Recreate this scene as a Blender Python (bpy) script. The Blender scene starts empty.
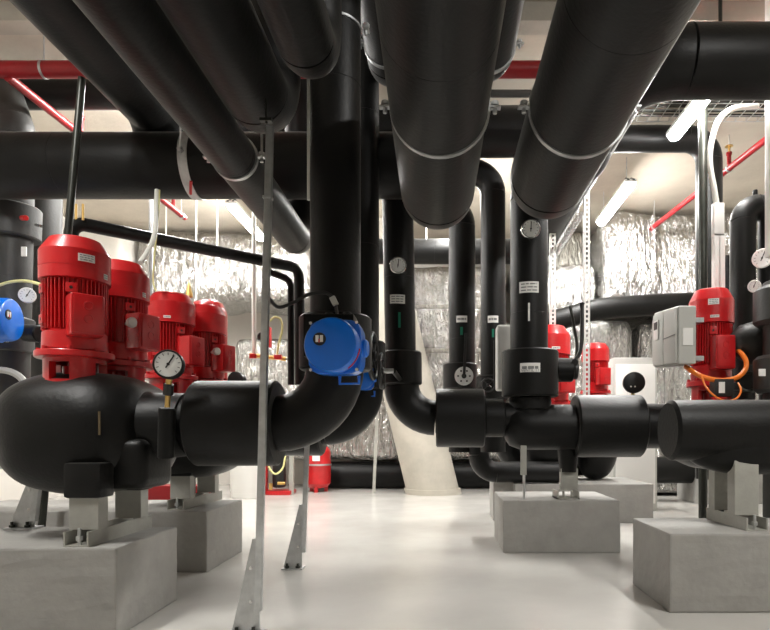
import bpy, bmesh, math, random
from mathutils import Vector, Matrix, noise
random.seed(7)
sc = bpy.context.scene
COL = sc.collection
PI = math.pi
F, H, VX, VY = 600.0, 1.0, 440.0, 435.0          # focal length in pixels, eye height, vanishing point

# ------------------------------------------------------------------ camera, world, exposure
cd = bpy.data.cameras.new('camera'); cam = bpy.data.objects.new('camera', cd); COL.objects.link(cam)
cam.location = (0, 0, H); cam.rotation_euler = (PI / 2, 0, 0)
cd.sensor_width = 36.0; cd.lens = F / 770 * 36
cd.shift_x = -(VX - 385) / 770; cd.shift_y = (VY - 315) / 770
cd.clip_start = 0.05; cd.clip_end = 100
sc.camera = cam
w = bpy.data.worlds.new('World'); sc.world = w; w.use_nodes = True
w.node_tree.nodes['Background'].inputs[0].default_value = (.9, .92, 1, 1)
w.node_tree.nodes['Background'].inputs[1].default_value = 0.05
sc.view_settings.view_transform = 'Standard'; sc.view_settings.look = 'None'
sc.view_settings.exposure = 1.45; sc.view_settings.gamma = 1.0
sc.view_settings.use_curve_mapping = False
LAMP = 85.0                                       # emission of the fluorescent diffusers
CEIL = 4.6

def P(x, y, Y):                                   # the point seen at pixel (x, y) at distance Y
    return Vector(((x - VX) / F * Y, Y, H + (VY - y) / F * Y))
def S(px, Y): return px * Y / F

# ------------------------------------------------------------------ materials
MAT = {}
def mat(name, col, rough=.5, metal=0., noise_scale=None, var=.15, bump=0., bump_scale=80., spec=.5, coat=0., emit=None, dist=.01, stretch=None, bands=None):
    m = bpy.data.materials.new(name); m.use_nodes = True
    nt = m.node_tree; N = nt.nodes; L = nt.links
    b = N['Principled BSDF']
    b.inputs['Base Color'].default_value = (*col, 1); b.inputs['Roughness'].default_value = rough
    b.inputs['Metallic'].default_value = metal; b.inputs['Specular IOR Level'].default_value = spec
    b.inputs['Coat Weight'].default_value = coat; b.inputs['Coat Roughness'].default_value = .12
    if emit:
        b.inputs['Emission Color'].default_value = (*emit[0], 1); b.inputs['Emission Strength'].default_value = emit[1]
    tc = N.new('ShaderNodeTexCoord'); vec = tc.outputs['Object']
    if stretch:
        mp = N.new('ShaderNodeMapping'); mp.inputs['Scale'].default_value = stretch
        L.new(vec, mp.inputs['Vector']); vec = mp.outputs['Vector']
    if noise_scale:
        n = N.new('ShaderNodeTexNoise'); n.inputs['Scale'].default_value = noise_scale
        n.inputs['Detail'].default_value = 6; n.inputs['Roughness'].default_value = .6
        L.new(vec, n.inputs['Vector'])
        r = N.new('ShaderNodeValToRGB')
        r.color_ramp.elements[0].position = .3; r.color_ramp.elements[1].position = .7
        r.color_ramp.elements[0].color = (*[c * (1 - var) for c in col], 1)
        r.color_ramp.elements[1].color = (*[min(1, c * (1 + var)) for c in col], 1)
        L.new(n.outputs['Fac'], r.inputs['Fac']); L.new(r.outputs['Color'], b.inputs['Base Color'])
        mr = N.new('ShaderNodeMapRange'); mr.inputs['To Min'].default_value = max(.02, rough - .08); mr.inputs['To Max'].default_value = min(1, rough + .08)
        L.new(n.outputs['Fac'], mr.inputs['Value']); L.new(mr.outputs['Result'], b.inputs['Roughness'])
    if bump:
        n2 = N.new('ShaderNodeTexNoise'); n2.inputs['Scale'].default_value = bump_scale; n2.inputs['Detail'].default_value = 4
        L.new(vec, n2.inputs['Vector'])
        bp = N.new('ShaderNodeBump'); bp.inputs['Strength'].default_value = bump; bp.inputs['Distance'].default_value = dist
        L.new(n2.outputs['Fac'], bp.inputs['Height']); L.new(bp.outputs['Normal'], b.inputs['Normal'])
    MAT[name] = m
    return m
mat('insulation', (.0048, .0047, .0044), .46, noise_scale=3.5, var=.25, bump=.25, bump_scale=45, dist=.006, spec=.24)
for q_ in ('insulation',):
    pb = MAT[q_].node_tree.nodes['Principled BSDF']; pb.inputs['Sheen Weight'].default_value = .16; pb.inputs['Sheen Roughness'].default_value = .35; pb.inputs['Sheen Tint'].default_value = (.95, .93, .88, 1)
mat('insulation_grey_lit', (.045, .045, .043), .5, noise_scale=4, var=.2, bump=.25, bump_scale=45, dist=.006, spec=.4)  # lighter copy of insulation: lit look put into the colour, also plain grey pipe
mat('red', (.54, .011, .014), .32, noise_scale=6, var=.12, spec=.5, coat=.3)
mat('red_pipe', (.30, .007, .011), .4, noise_scale=6, var=.15)
mat('blue', (.0, .16, .74), .3, noise_scale=5, var=.06, coat=.3)
mat('concrete_block', (.335, .326, .306), .75, noise_scale=5, var=.10, bump=.5, bump_scale=25, dist=.006)
mat('ceiling', (.52, .465, .385), .9, noise_scale=1.1, var=.14, bump=.4, bump_scale=14, dist=.01)
mat('wall', (.74, .71, .66), .85, noise_scale=1.5, var=.06, bump=.25, bump_scale=30, dist=.005)
mat('column', (.45, .42, .36), .85, noise_scale=3, var=.12, bump=.3, bump_scale=20, dist=.008)
mat('galvanized', (.56, .57, .57), .42, metal=.75, noise_scale=12, var=.18)
mat('grey_paint', (.36, .355, .32), .5, noise_scale=10, var=.10, bump=.1)
mat('dark_steel', (.03, .032, .026), .35, metal=.4, noise_scale=10, var=.3)
mat('chrome', (.75, .75, .74), .2, metal=1.0)
mat('white_plastic', (.82, .81, .78), .4)
mat('grey_plastic', (.48, .48, .45), .45, noise_scale=3, var=.04)
mat('black_plastic', (.012, .012, .012), .4)
mat('print_ink', (.22, .22, .22), .8)
mat('green_mark', (.0, .16, .09), .6)
mat('brass', (.62, .40, .13), .35, metal=.85)
mat('orange', (.85, .20, .02), .4)
mat('yellow', (.75, .72, .32), .5)
mat('cable_white', (.8, .8, .74), .45)
mat('glass_white', (.85, .86, .84), .25)
mat('red_plastic', (.6, .02, .02), .35)
mat('wood', (.10, .07, .03), .6, noise_scale=8, var=.2)
mat('lamp_body', (.7, .7, .68), .4)
mat('diffuser', (.9, .9, .9), .4, emit=((1, .985, .95), LAMP))

def floor_mat():
    m = mat('floor', (.54, .525, .495), .2, noise_scale=1.3, var=.05, bump=.06, bump_scale=4, dist=.02, spec=.5)
    return m
floor_mat()
def foil_mat(name, base, rough):
    m = bpy.data.materials.new(name); m.use_nodes = True
    nt = m.node_tree; N = nt.nodes; L = nt.links; b = N['Principled BSDF']
    b.inputs['Base Color'].default_value = (*base, 1); b.inputs['Metallic'].default_value = 1.0; b.inputs['Roughness'].default_value = rough
    tc = N.new('ShaderNodeTexCoord'); mp = N.new('ShaderNodeMapping'); mp.inputs['Scale'].default_value = (1.7, 1.7, .5)
    L.new(tc.outputs['Object'], mp.inputs['Vector'])
    v = N.new('ShaderNodeTexNoise'); v.inputs['Scale'].default_value = 7; v.inputs['Detail'].default_value = 7; v.inputs['Distortion'].default_value = 1.6
    L.new(mp.outputs['Vector'], v.inputs['Vector'])
    b1 = N.new('ShaderNodeBump'); b1.inputs['Strength'].default_value = .9; b1.inputs['Distance'].default_value = .10
    L.new(v.outputs['Fac'], b1.inputs['Height'])
    L.new(b1.outputs['Normal'], b.inputs['Normal'])
    MAT[name] = m
foil_mat('foil', (.54, .535, .515), .22)
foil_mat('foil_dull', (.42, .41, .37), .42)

# ------------------------------------------------------------------ mesh helpers
class MB:
    def __init__(s): s.v = []; s.f = []
    def add(s, vs, fs):
        o = len(s.v); s.v += [tuple(v) for v in vs]; s.f += [tuple(i + o for i in f) for f in fs]; return s
    def box(s, a, b):
        x0, y0, z0 = [min(p, q) for p, q in zip(a, b)]; x1, y1, z1 = [max(p, q) for p, q in zip(a, b)]
        return s.add([(x0,y0,z0),(x1,y0,z0),(x1,y1,z0),(x0,y1,z0),(x0,y0,z1),(x1,y0,z1),(x1,y1,z1),(x0,y1,z1)],
                     [(0,3,2,1),(4,5,6,7),(0,1,5,4),(1,2,6,5),(2,3,7,6),(3,0,4,7)])
    def cbox(s, c, d):
        return s.box([c[i] - d[i] / 2 for i in range(3)], [c[i] + d[i] / 2 for i in range(3)])
    def bar(s, a, b, wx, wy, up=(0, 0, 1)):
        a = Vector(a); b = Vector(b); d = (b - a).normalized()
        u = Vector(up)
        if abs(d.dot(u)) > .95: u = Vector((0, 1, 0))
        r = d.cross(u).normalized(); u = r.cross(d).normalized()
        vs = []
        for p in (a, b):
            for sx, sy in ((-1,-1),(1,-1),(1,1),(-1,1)): vs.append(p + r * sx * wx / 2 + u * sy * wy / 2)
        return s.add(vs, [(0,1,2,3),(7,6,5,4),(0,4,5,1),(1,5,6,2),(2,6,7,3),(3,7,4,0)])
    def tube(s, pts, r, n=24, cap=True):
        pts = [Vector(p) for p in pts]; k = len(pts)
        rs = r if isinstance(r, (list, tuple)) else [r] * k
        tans = []
        for i in range(k):
            t = Vector()
            if i > 0:
                q = pts[i] - pts[i-1]
                if q.length > 1e-9: t += q.normalized()
            if i < k - 1:
                q = pts[i+1] - pts[i]
                if q.length > 1e-9: t += q.normalized()
            tans.append(t.normalized() if t.length > 1e-9 else Vector((0, 0, 1)))
        t = tans[0]; u = Vector((0, 0, 1)) if abs(t.z) < .9 else Vector((1, 0, 0))
        u = (u - t * u.dot(t)).normalized()
        vs = []; fs = []
        for i in range(k):
            t = tans[i]; u = (u - t * u.dot(t)).normalized(); wv = t.cross(u)
            for j in range(n):
                a = 2 * PI * j / n; vs.append(pts[i] + (u * math.cos(a) + wv * math.sin(a)) * rs[i])
        for i in range(k - 1):
            for j in range(n):
                a = i * n + j; b = i * n + (j + 1) % n; fs.append((a, b, b + n, a + n))
        if cap:
            fs.append(tuple(range(n - 1, -1, -1))); fs.append(tuple((k - 1) * n + j for j in range(n)))
        return s.add(vs, fs)
    def cyl(s, a, b, r, n=24, ch=.0, r2=None):
        a = Vector(a); b = Vector(b); d = (b - a); l = d.length; d = d / l; r2 = r if r2 is None else r2
        if ch: return s.tube([a, a + d * ch, b - d * ch, b], [r - ch, r, r2, r2 - ch], n)
        return s.tube([a, b], [r, r2], n)
    def lathe(s, prof, c=(0,0,0), axis=(0,0,1), n=32):
        c = Vector(c); ax = Vector(axis).normalized()
        return s.tube2([c + ax * z for r, z in prof], [r for r, z in prof], ax, n)
    def tube2(s, pts, rs, ax, n):
        u = Vector((0, 0, 1)) if abs(ax.z) < .9 else Vector((1, 0, 0))
        u = (u - ax * u.dot(ax)).normalized(); wv = ax.cross(u); vs = []; fs = []; k = len(pts)
        for p, r in zip(pts, rs):
            for j in range(n):
                a = 2 * PI * j / n; vs.append(p + (u * math.cos(a) + wv * math.sin(a)) * r)
        for i in range(k - 1):
            for j in range(n):
                a = i * n + j; b = i * n + (j + 1) % n; fs.append((a, b, b + n, a + n))
        fs.append(tuple(range(n - 1, -1, -1))); fs.append(tuple((k - 1) * n + j for j in range(n)))
        return s.add(vs, fs)
    def torus(s, c, axis, R, r, n=32, m=8):
        c = Vector(c); ax = Vector(axis).normalized(); u = ax.orthogonal().normalized(); wv = ax.cross(u)
        vs = []; fs = []
        for i in range(n):
            a = 2 * PI * i / n; d = u * math.cos(a) + wv * math.sin(a)
            for j in range(m):
                b = 2 * PI * j / m; vs.append(c + d * (R + r * math.cos(b)) + ax * r * math.sin(b))
        for i in range(n):
            for j in range(m):
                fs.append((i*m+j, ((i+1)%n)*m+j, ((i+1)%n)*m+(j+1)%m, i*m+(j+1)%m))
        return s.add(vs, fs)
    def ring(s, c, axis, r0, r1, h, n=40):        # flat band r0..r1, height h along the axis
        c = Vector(c); ax = Vector(axis).normalized(); u = ax.orthogonal().normalized(); wv = ax.cross(u); vs = []; fs = []
        for i in range(n):
            a = 2 * PI * i / n; d = u * math.cos(a) + wv * math.sin(a)
            for (r, z) in ((r0, -h/2), (r1, -h/2), (r1, h/2), (r0, h/2)): vs.append(c + d * r + ax * z)
        for i in range(n):
            for j in range(4):
                fs.append((i*4+j, ((i+1)%n)*4+j, ((i+1)%n)*4+(j+1)%4, i*4+(j+1)%4))
        return s.add(vs, fs)
    def ellipsoid(s, c, d, n=24, m=14, e=1.0):
        vs = []; fs = []; c = Vector(c)
        sg = lambda q: math.copysign(abs(q) ** e, q)
        for i in range(1, m):
            t = PI * i / m
            for j in range(n):
                a = 2 * PI * j / n
                vs.append(c + Vector((d[0]*sg(math.sin(t))*sg(math.cos(a)), d[1]*sg(math.sin(t))*sg(math.sin(a)), d[2]*sg(math.cos(t)))))
        for i in range(m - 2):
            for j in range(n): fs.append((i*n+j, (i+1)*n+j, (i+1)*n+(j+1)%n, i*n+(j+1)%n))
        k = len(vs); vs.append(c + Vector((0,0,d[2]))); vs.append(c - Vector((0,0,d[2])))
        for j in range(n): fs.append((k, j, (j+1)%n)); fs.append((k+1, (m-2)*n+(j+1)%n, (m-2)*n+j))
        return s.add(vs, fs)
    def plate(s, pts2, x0, x1, axis='x'):         # polygon extruded along an axis; pts2 are the other two coordinates
        k = len(pts2); vs = []
        for x in (x0, x1):
            for a, b in pts2: vs.append((x, a, b) if axis == 'x' else (a, x, b) if axis == 'y' else (a, b, x))
        fs = [tuple(range(k)), tuple(range(2*k-1, k-1, -1))] + [(i, i+k, (i+1)%k+k, (i+1)%k) for i in range(k)]
        return s.add(vs, fs)

LOC = {}
def obj(name, mb, m, parent=None, local=False, bevel=0, smooth=True, sharp=35, seg=2):
    base = Vector((0, 0, 0))
    if parent is not None and not local: base = LOC[parent.name]
    me = bpy.data.meshes.new(name)
    me.from_pydata([(v[0]-base[0], v[1]-base[1], v[2]-base[2]) for v in mb.v], [], mb.f)
    bm = bmesh.new(); bm.from_mesh(me)
    bmesh.ops.recalc_face_normals(bm, faces=bm.faces)
    if bevel:
        es = [e for e in bm.edges if len(e.link_faces) == 2 and e.calc_face_angle(0) > .7]
        bmesh.ops.bevel(bm, geom=es, offset=bevel, segments=seg, affect='EDGES', profile=.6)
    bm.to_mesh(me); bm.free()
    if smooth:
        me.polygons.foreach_set('use_smooth', [True] * len(me.polygons))
        me.set_sharp_from_angle(angle=math.radians(sharp))
    me.materials.append(MAT[m])
    o = bpy.data.objects.new(name, me); COL.objects.link(o)
    if parent is not None: o.parent = parent
    LOC[o.name] = base if not local else Vector((0, 0, 0))
    return o
def tag(o, label, cat, group=None):
    o['label'] = label; o['category'] = cat
    if group: o['group'] = group
    return o
def thing(name, label, cat, loc=(0, 0, 0), group=None):
    o = bpy.data.objects.new(name, None); COL.objects.link(o); o.location = loc
    o.empty_display_size = .1
    LOC[o.name] = Vector(loc)
    return tag(o, label, cat, group)
def struct(name, mb, m, bevel=0):
    o = obj(name, mb, m, bevel=bevel, smooth=False); o['kind'] = 'structure'; return o
def dup(root, loc, label, group=None, rotz=0, scale=1, name=None):
    def cp(o, par):
        c = o.copy(); COL.objects.link(c); c.parent = par
        LOC[c.name] = Vector((0, 0, 0))
        for ch in list(o.children): cp(ch, c)
        return c
    r = cp(root, None); r.location = loc; r.rotation_euler = (0, 0, rotz); r.scale = (scale,) * 3
    r['label'] = label; LOC[r.name] = Vector(loc)
    if group: r['group'] = group
    return r

def fillet(pts, R, n=10):
    """split a polyline into straight pieces and arcs: [('s', [a,b]) | ('e', [points])]"""
    pts = [Vector(p) for p in pts]; out = []; cur = pts[0]
    for i in range(1, len(pts) - 1):
        a, b, c = pts[i-1], pts[i], pts[i+1]
        d1 = (b - a).normalized(); d2 = (c - b).normalized(); th = d1.angle(d2)
        if th < .02: continue
        t = R * math.tan(th / 2); p0 = b - d1 * t; p1 = b + d2 * t
        cen = p0 + (d2 - d1 * d1.dot(d2)).normalized() * R
        ax = d1.cross(d2).normalized()
        if (p0 - cur).length > .01: out.append(('s', [cur, p0]))
        arc = [cen + Matrix.Rotation(th * k / n, 3, ax) @ (p0 - cen) for k in range(n + 1)]
        out.append(('e', arc)); cur = p1
    if (pts[-1] - cur).length > .01: out.append(('s', [cur, pts[-1]]))
    return out
def smooth_path(pts, sub=8):
    pts = [Vector(p) for p in pts]; out = []
    q = [pts[0]] + pts + [pts[-1]]
    for i in range(1, len(q) - 2):
        for k in range(sub):
            t = k / sub; a, b, c, d = q[i-1], q[i], q[i+1], q[i+2]
            out.append(.5 * ((2*b) + (c-a)*t + (2*a-5*b+4*c-d)*t*t + (3*b-a-3*c+d)*t**3))
    out.append(pts[-1]); return out

LASTPIPE = [None]
def pipe(name, label, pts, r, R=None, group=None, m='insulation', sect=1.15, n=40, er=1.0, cat='pipe'):
    R = R or r * 1.5
    base = min((Vector(p) for p in pts), key=lambda p: p.z)
    t = thing(name, label, cat, base, group); LASTPIPE[0] = t
    for kind, q in fillet(pts, R):
        if kind == 'e':
            obj('elbow', MB().tube(q, r * er, n), m, t)
        else:
            a, b = q; l = (b - a).length; d = (b - a) / l; k = max(1, round(l / sect)); c = .0022
            for i in range(k):
                p0 = a + d * l * i / k; p1 = a + d * l * (i + 1) / k
                obj('pipe_section', MB().cyl(p0, p1, r, n, ch=min(c, (p1-p0).length * .2)), m, t)
    return t
def thinpipe(name, label, pts, r, m, cat='pipe', group=None, R=None, n=12):
    q = []
    for kind, a in fillet(pts, R or r * 3): q += a if not q else a[1:] if (a[0]-q[-1]).length < 1e-4 else a
    return tag(obj(name, MB().tube(q, r, n), m), label, cat, group)
def cable(name, label, pts, r, m, cat='cable', group=None):
    return tag(obj(name, MB().tube(smooth_path(pts), r, 10), m), label, cat, group)
def cover(t, a, b, r, m='insulation', n=48, name='flange_cover', ch=.012):
    return obj(name, MB().cyl(a, b, r, n, ch=ch), m, t)
def clamp(t, c, axis, r, rods=True, top=CEIL, wdt=.03):
    c = Vector(c); ax = Vector(axis).normalized()
    o = obj('pipe_clamp', MB().ring(c, ax, r - .004, r + .007, wdt, 48), 'galvanized', t)
    side = ax.cross(Vector((0, 0, 1))).normalized()
    for sg in (-1, 1):
        b = MB(); p = c + side * sg * (r + .03)
        b.cbox(p, (.06, .035, .008) if abs(ax.y) > .5 else (.035, .06, .008))
        b.cyl(p + Vector((0,0,-.03)), p + Vector((0,0,.035)), .011, 8)
        b.cyl(p + Vector((0,0,.012)), p + Vector((0,0,.03)), .02, 6)
        obj('clamp_bolt', b, 'galvanized', o)
    if rods:
        for sg in (-1, 1):
            p = c + side * sg * (r + .03)
            obj('hanger_rod', MB().cyl(p, (p.x, p.y, top), .008, 8), 'galvanized', o)
    return o
def sticker(parent, cx, cy, r, zc, wdt, hgt, off=0., lines=2, m='white_plastic', text_rows=None, name='label'):
    """a printed label stuck round the front of an upright cylinder"""
    a0 = math.atan2(-cy, -cx) + off; n = 6
    def patch(rr, u0, u1, z0, z1):
        b = MB(); vs = []
        for k in range(n + 1):
            a = a0 + (u0 + (u1 - u0) * k / n) / r
            for q in (rr, rr - .004):
                for z in (z0, z1): vs.append((cx + math.cos(a) * q, cy + math.sin(a) * q, z))
        fs = []
        for k in range(n):
            i = k * 4; j = i + 4
            fs += [(i, j, j+1, i+1), (i+2, i+3, j+3, j+2), (i, i+2, j+2, j), (i+1, j+1, j+3, i+3)]
        fs += [(0, 1, 3, 2), (n*4, n*4+2, n*4+3, n*4+1)]
        return b.add(vs, fs)
    o = obj(name, patch(r + .003, -wdt/2, wdt/2, zc - hgt/2, zc + hgt/2), m, parent)
    if lines:
        b = MB(); rng = random.Random(int(abs(cx * 1000) + zc * 77))
        for k in range(lines):
            z = zc + hgt * (.5 - (k + .5) / lines * .86 - .07); u = -wdt * .40
            while u < wdt * .38:
                ww = min(rng.uniform(.12, .3) * wdt, wdt * .40 - u)
                q = patch(r + .0042, u, u + ww, z - hgt * .15 / lines, z + hgt * .15 / lines); b.add(q.v, q.f)
                u += ww + wdt * .05
        obj('print', b, 'print_ink', o)
    return o
def gauge(t, c, d, r, needle=.6, rim='black_plastic', depth=None, name='gauge'):
    """dial gauge at c facing direction d"""
    c = Vector(c); d = Vector(d).normalized(); depth = depth or r * .55
    o = obj(name, MB().lathe([(r*.9, 0), (r, depth*.15), (r, depth*.92), (r*.96, depth), (r*.86, depth), (r*.86, depth*.9)], c - d * depth, d, 32), rim, t)
    obj('dial', MB().cyl(c - d * depth * .12, c - d * depth * .06, r * .86, 32), 'glass_white', o)
    up = Vector((0,0,1)); up = (up - d * up.dot(d)).normalized(); sd = up.cross(d).normalized()
    b = MB(); f = c - d * depth * .045
    for k in range(11):
        a = math.radians(-135 + 27 * k); q = up * math.cos(a) + sd * math.sin(a)
        b.bar(f + q * r * .62, f + q * r * .78, r * .05, r * .02, d)
    obj('ticks', b, 'print_ink', o)
    q = up * math.cos(needle) + sd * math.sin(needle)
    obj('needle', MB().bar(f - q * r * .3, f + q * r * .72, r * .09, r * .03, d).cyl(f - d * .001, f + d * r * .05, r * .1, 12), 'black_plastic', o)
    return o
def handwheel(name, label, c, axis, R, stem, spokes=4, m='black_plastic', group=None):
    c = Vector(c); ax = Vector(axis).normalized(); t = thing(name, label, 'handwheel', c, group)
    obj('rim', MB().torus(c, ax, R, R * .11, 36, 10), m, t)
    u = ax.orthogonal().normalized(); v = ax.cross(u)
    for k in range(spokes):
        a = 2 * PI * k / spokes; obj('spoke', MB().bar(c, c + (u * math.cos(a) + v * math.sin(a)) * R, R*.14, R*.08, ax), m, t)
    obj('stem', MB().cyl(c - ax * R * .08, c + ax * stem, R * .14, 12), 'galvanized', t)
    obj('hub', MB().cyl(c - ax * R * .15, c + ax * R * .15, R * .24, 16, ch=.004), m, t)
    return t

# ------------------------------------------------------------------ the room
XL, XR, YB, YF = -6.2, 6.6, 12.2, -4.6
struct('floor', MB().box((XL-.2, YF-.2, -.2), (XR+.2, YB+.2, 0)), 'floor')
struct('ceiling', MB().box((XL-.2, YF-.2, CEIL), (XR+.2, YB+.2, CEIL+.2)), 'ceiling')
struct('wall_back', MB().box((XL-.2, YB, 0), (XR+.2, YB+.2, CEIL)), 'wall')
struct('wall_left', MB().box((XL-.2, YF, 0), (XL, YB, CEIL)), 'wall')
struct('wall_right', MB().box((XR, YF, 0), (XR+.2, YB, CEIL)), 'wall')
struct('wall_front', MB().box((XL-.2, YF-.2, 0), (XR+.2, YF, CEIL)), 'wall')
struct('trim_1', MB().box((XL, 4.98, CEIL-.16), (XR, 5.16, CEIL)), 'column')      # shallow beam under the ceiling
# raking column
b = MB(); q0 = P(407, 487, 10.3); q1 = P(460, 487, 10.3); lean = -.244
for z0, z1, e in ((0, .09, .03), (.09, CEIL, 0)):
    vs = []
    for z in (z0, z1):
        sx = lean * (z - 0)
        for k in range(28):
            a = 2*PI*k/28; rr = (q1.x-q0.x)/2 + e
            vs.append(((q0.x+q1.x)/2 + sx + rr*math.cos(a), 10.3 + rr*math.sin(a), z))
    b.add(vs, [tuple(range(27,-1,-1)), tuple(range(28,56))] + [(k,(k+1)%28,28+(k+1)%28,28+k) for k in range(28)])
o = obj('raking_column', b, 'column'); tag(o, 'beige concrete column leaning to one side at the back of the room', 'column')

# lamps in two rows; the last entries are unseen, added for brightness
def lamp(label, X, Y, Z, L=1.45, rods=True):
    t = thing('fluorescent_lamp', label, 'lamp', (X, Y, Z - .05), 'fluorescent lamps hung in two rows')
    obj('housing', MB().box((X-.075, Y, Z+.0), (X+.075, Y+L, Z+.05)), 'lamp_body', t, bevel=.012)
    b = MB(); n = 10; vs = []
    for yy, s in ((Y+.02, .82), (Y+.05, 1), (Y+L-.05, 1), (Y+L-.02, .82)):
        for k in range(n + 1):
            a = PI + PI * k / n; vs.append((X + .07*s*math.cos(a), yy, Z + .062*s*math.sin(a)))
    fs = [(i*(n+1)+k, i*(n+1)+k+1, (i+1)*(n+1)+k+1, (i+1)*(n+1)+k) for i in range(3) for k in range(n)]
    fs += [tuple(range(n, -1, -1)), tuple(3*(n+1)+k for k in range(n+1))]
    obj('diffuser', b.add(vs, fs), 'diffuser', t)
    for yy in (Y+.18, Y+L-.18): obj('suspension_rod', MB().cyl((X, yy, Z+.04), (X, yy, CEIL), .006, 8), 'galvanized', t)
    for u in (-.035, .035): obj('clip', MB().cyl((X+u, Y-.0, Z+.03), (X+u, Y+.1, Z+.085), .018, 10), 'black_plastic', t)
    return t
LZ = 4.2
lamp('long fluorescent lamp between the white slotted strut and the red sprinkler pipe', 2.42, 7.6, LZ)
lamp('fluorescent lamp just beneath the thick black cross pipe by the dark pole', 2.5, 5.0, LZ)
lamp('fluorescent lamp hung before the silver foil duct above the red motors', -2.9, 8.3, LZ)
lamp('fluorescent lamp mostly hidden above the thick black pipe behind the steel pole', -2.9, 5.6, LZ)
lamp('unseen fluorescent lamp added overhead near the camera on the right', 2.5, .6, LZ)  # added out of view to raise the light on the right foreground
lamp('unseen fluorescent lamp added overhead in front of the nearest red motor', -2.9, 1.2, LZ)  # unseen, added to raise the light on the left foreground
lamp('unseen fluorescent lamp added above the uprights, hidden behind the thickest clamped pipe', .15, 7.45, LZ)  # unseen, added to brighten the uprights and the back

# ------------------------------------------------------------------ concrete plinths
BH = .445
def block(label, x0, x1, y0, y1, h=BH):
    b = MB(); nx = max(2, int((x1-x0)/.09)); ny = max(2, int((y1-y0)/.09)); nz = 5
    o = MB().box((x0, y0, 0), (x1, y1, h))
    ob = obj('concrete_plinth', o, 'concrete_block', bevel=.012, seg=2, smooth=False)
    me = ob.data; bm = bmesh.new(); bm.from_mesh(me)
    bmesh.ops.subdivide_edges(bm, edges=[e for e in bm.edges if e.calc_length() > .2], cuts=9, use_grid_fill=True)
    for v in bm.verts:
        nz_ = noise.noise_vector(v.co * 6) * .002 + noise.noise_vector(v.co * 21) * .0025
        if v.co.z > .01: v.co += nz_
    bm.to_mesh(me); bm.free()
    return tag(ob, label, 'plinth', 'concrete plinths under the pumps')
block('grey concrete plinth under the black pump casing with the pressure gauge', -3.6, -1.592, 2.95, 3.64)
block('grey concrete plinth beside the white bucket, under the second red motor pair', -3.7, -1.695, 4.36, 5.15)
block('grey concrete plinth with chipped top edges under the labelled upright pipe', .533, 1.53, 5.08, 5.9)
block('grey concrete plinth carrying the hollow steel channel below the horizontal pipe', 1.29, 3.6, 3.37, 4.02)
block('low grey concrete plinth behind the chipped plinth', .85, 2.42, 6.8, 7.9)
block('grey concrete plinth far back beside the floor pipe', 3.75, 5.3, 8.7, 9.5)
block('small grey concrete plinth peeping out behind the chipped plinth', .62, .95, 7.0, 7.5, .55)

# ------------------------------------------------------------------ overhead pipes
def Z(zr): return H + zr
tA = pipe('insulated_pipe', 'thickest black insulated overhead pipe with a bright clamp and rounded end', [(.05,-2.5,Z(1.67)),(-.02,4.42,Z(1.67)),(-.02,4.42,CEIL-.01)], .25, R=.37, sect=1.6, n=64)
clamp(tA, (-.0, 3.06, Z(1.67)), (-.01, 1, 0), .25, rods=False)
tB = pipe('insulated_pipe', 'thick black insulated overhead pipe whose clamp hangs beside the slotted strut', [(.72,-2.5,Z(1.66)),(.70,4.2,Z(1.66)),(1.25,4.26,Z(2.6))], .25, R=.42, sect=1.6, n=64)
clamp(tB, (.705, 3.04, Z(1.66)), (0, 1, 0), .25, rods=False)
t = pipe('insulated_pipe', 'black insulated overhead pipe carried by the leaning dark steel pole', [(-2.42,-2.5,Z(2.75)),(-2.39,5.2,Z(2.75)),(-2.39,5.2,Z(2.3))], .235, R=.26, sect=1.5, n=48)
t = pipe('insulated_pipe', 'slim black overhead pipe with a clamp, dipping under the long cross pipe', [(-1.29,-2.5,Z(1.72)),(-1.27,5.45,Z(1.72)),(-1.27,5.45,CEIL-.01)], .135, R=.24, sect=1.5, n=48)
clamp(t, (-1.27, 3.72, Z(1.72)), (0, 1, 0), .135)
t = pipe('insulated_pipe', 'black overhead pipe ending in a bend above the thin galvanized pole', [(-.98,-2.5,Z(1.80)),(-.97,3.42,Z(1.80)),(-.97,3.42,CEIL-.01)], .172, R=.28, sect=1.5, n=48)
t = pipe('insulated_pipe', 'short black overhead pipe bending up in front of the upright with blue actuator', [(-.61,-2.5,Z(1.76)),(-.60,2.86,Z(1.76)),(-.60,2.86,CEIL-.01)], .13, R=.2, sect=1.5, n=48)
t = pipe('insulated_pipe', 'black overhead pipe high up between the two thick clamped pipes', [(.33,-1,Z(2.8)),(.33,4.58,Z(2.8)),(.33,4.58,CEIL-.01)], .21, R=.3, n=48)
clamp(t, (.33, 4.3, Z(2.8)), (0, 1, 0), .21, rods=False)
t = pipe('insulated_pipe', 'black overhead pipe high up behind the upright with blue actuator', [(-.37,-1,Z(2.8)),(-.37,4.68,Z(2.8)),(-.37,4.68,CEIL-.01)], .17, R=.25, n=48)
clamp(t, (-.37, 4.3, Z(2.8)), (0, 1, 0), .17, rods=False)
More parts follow.
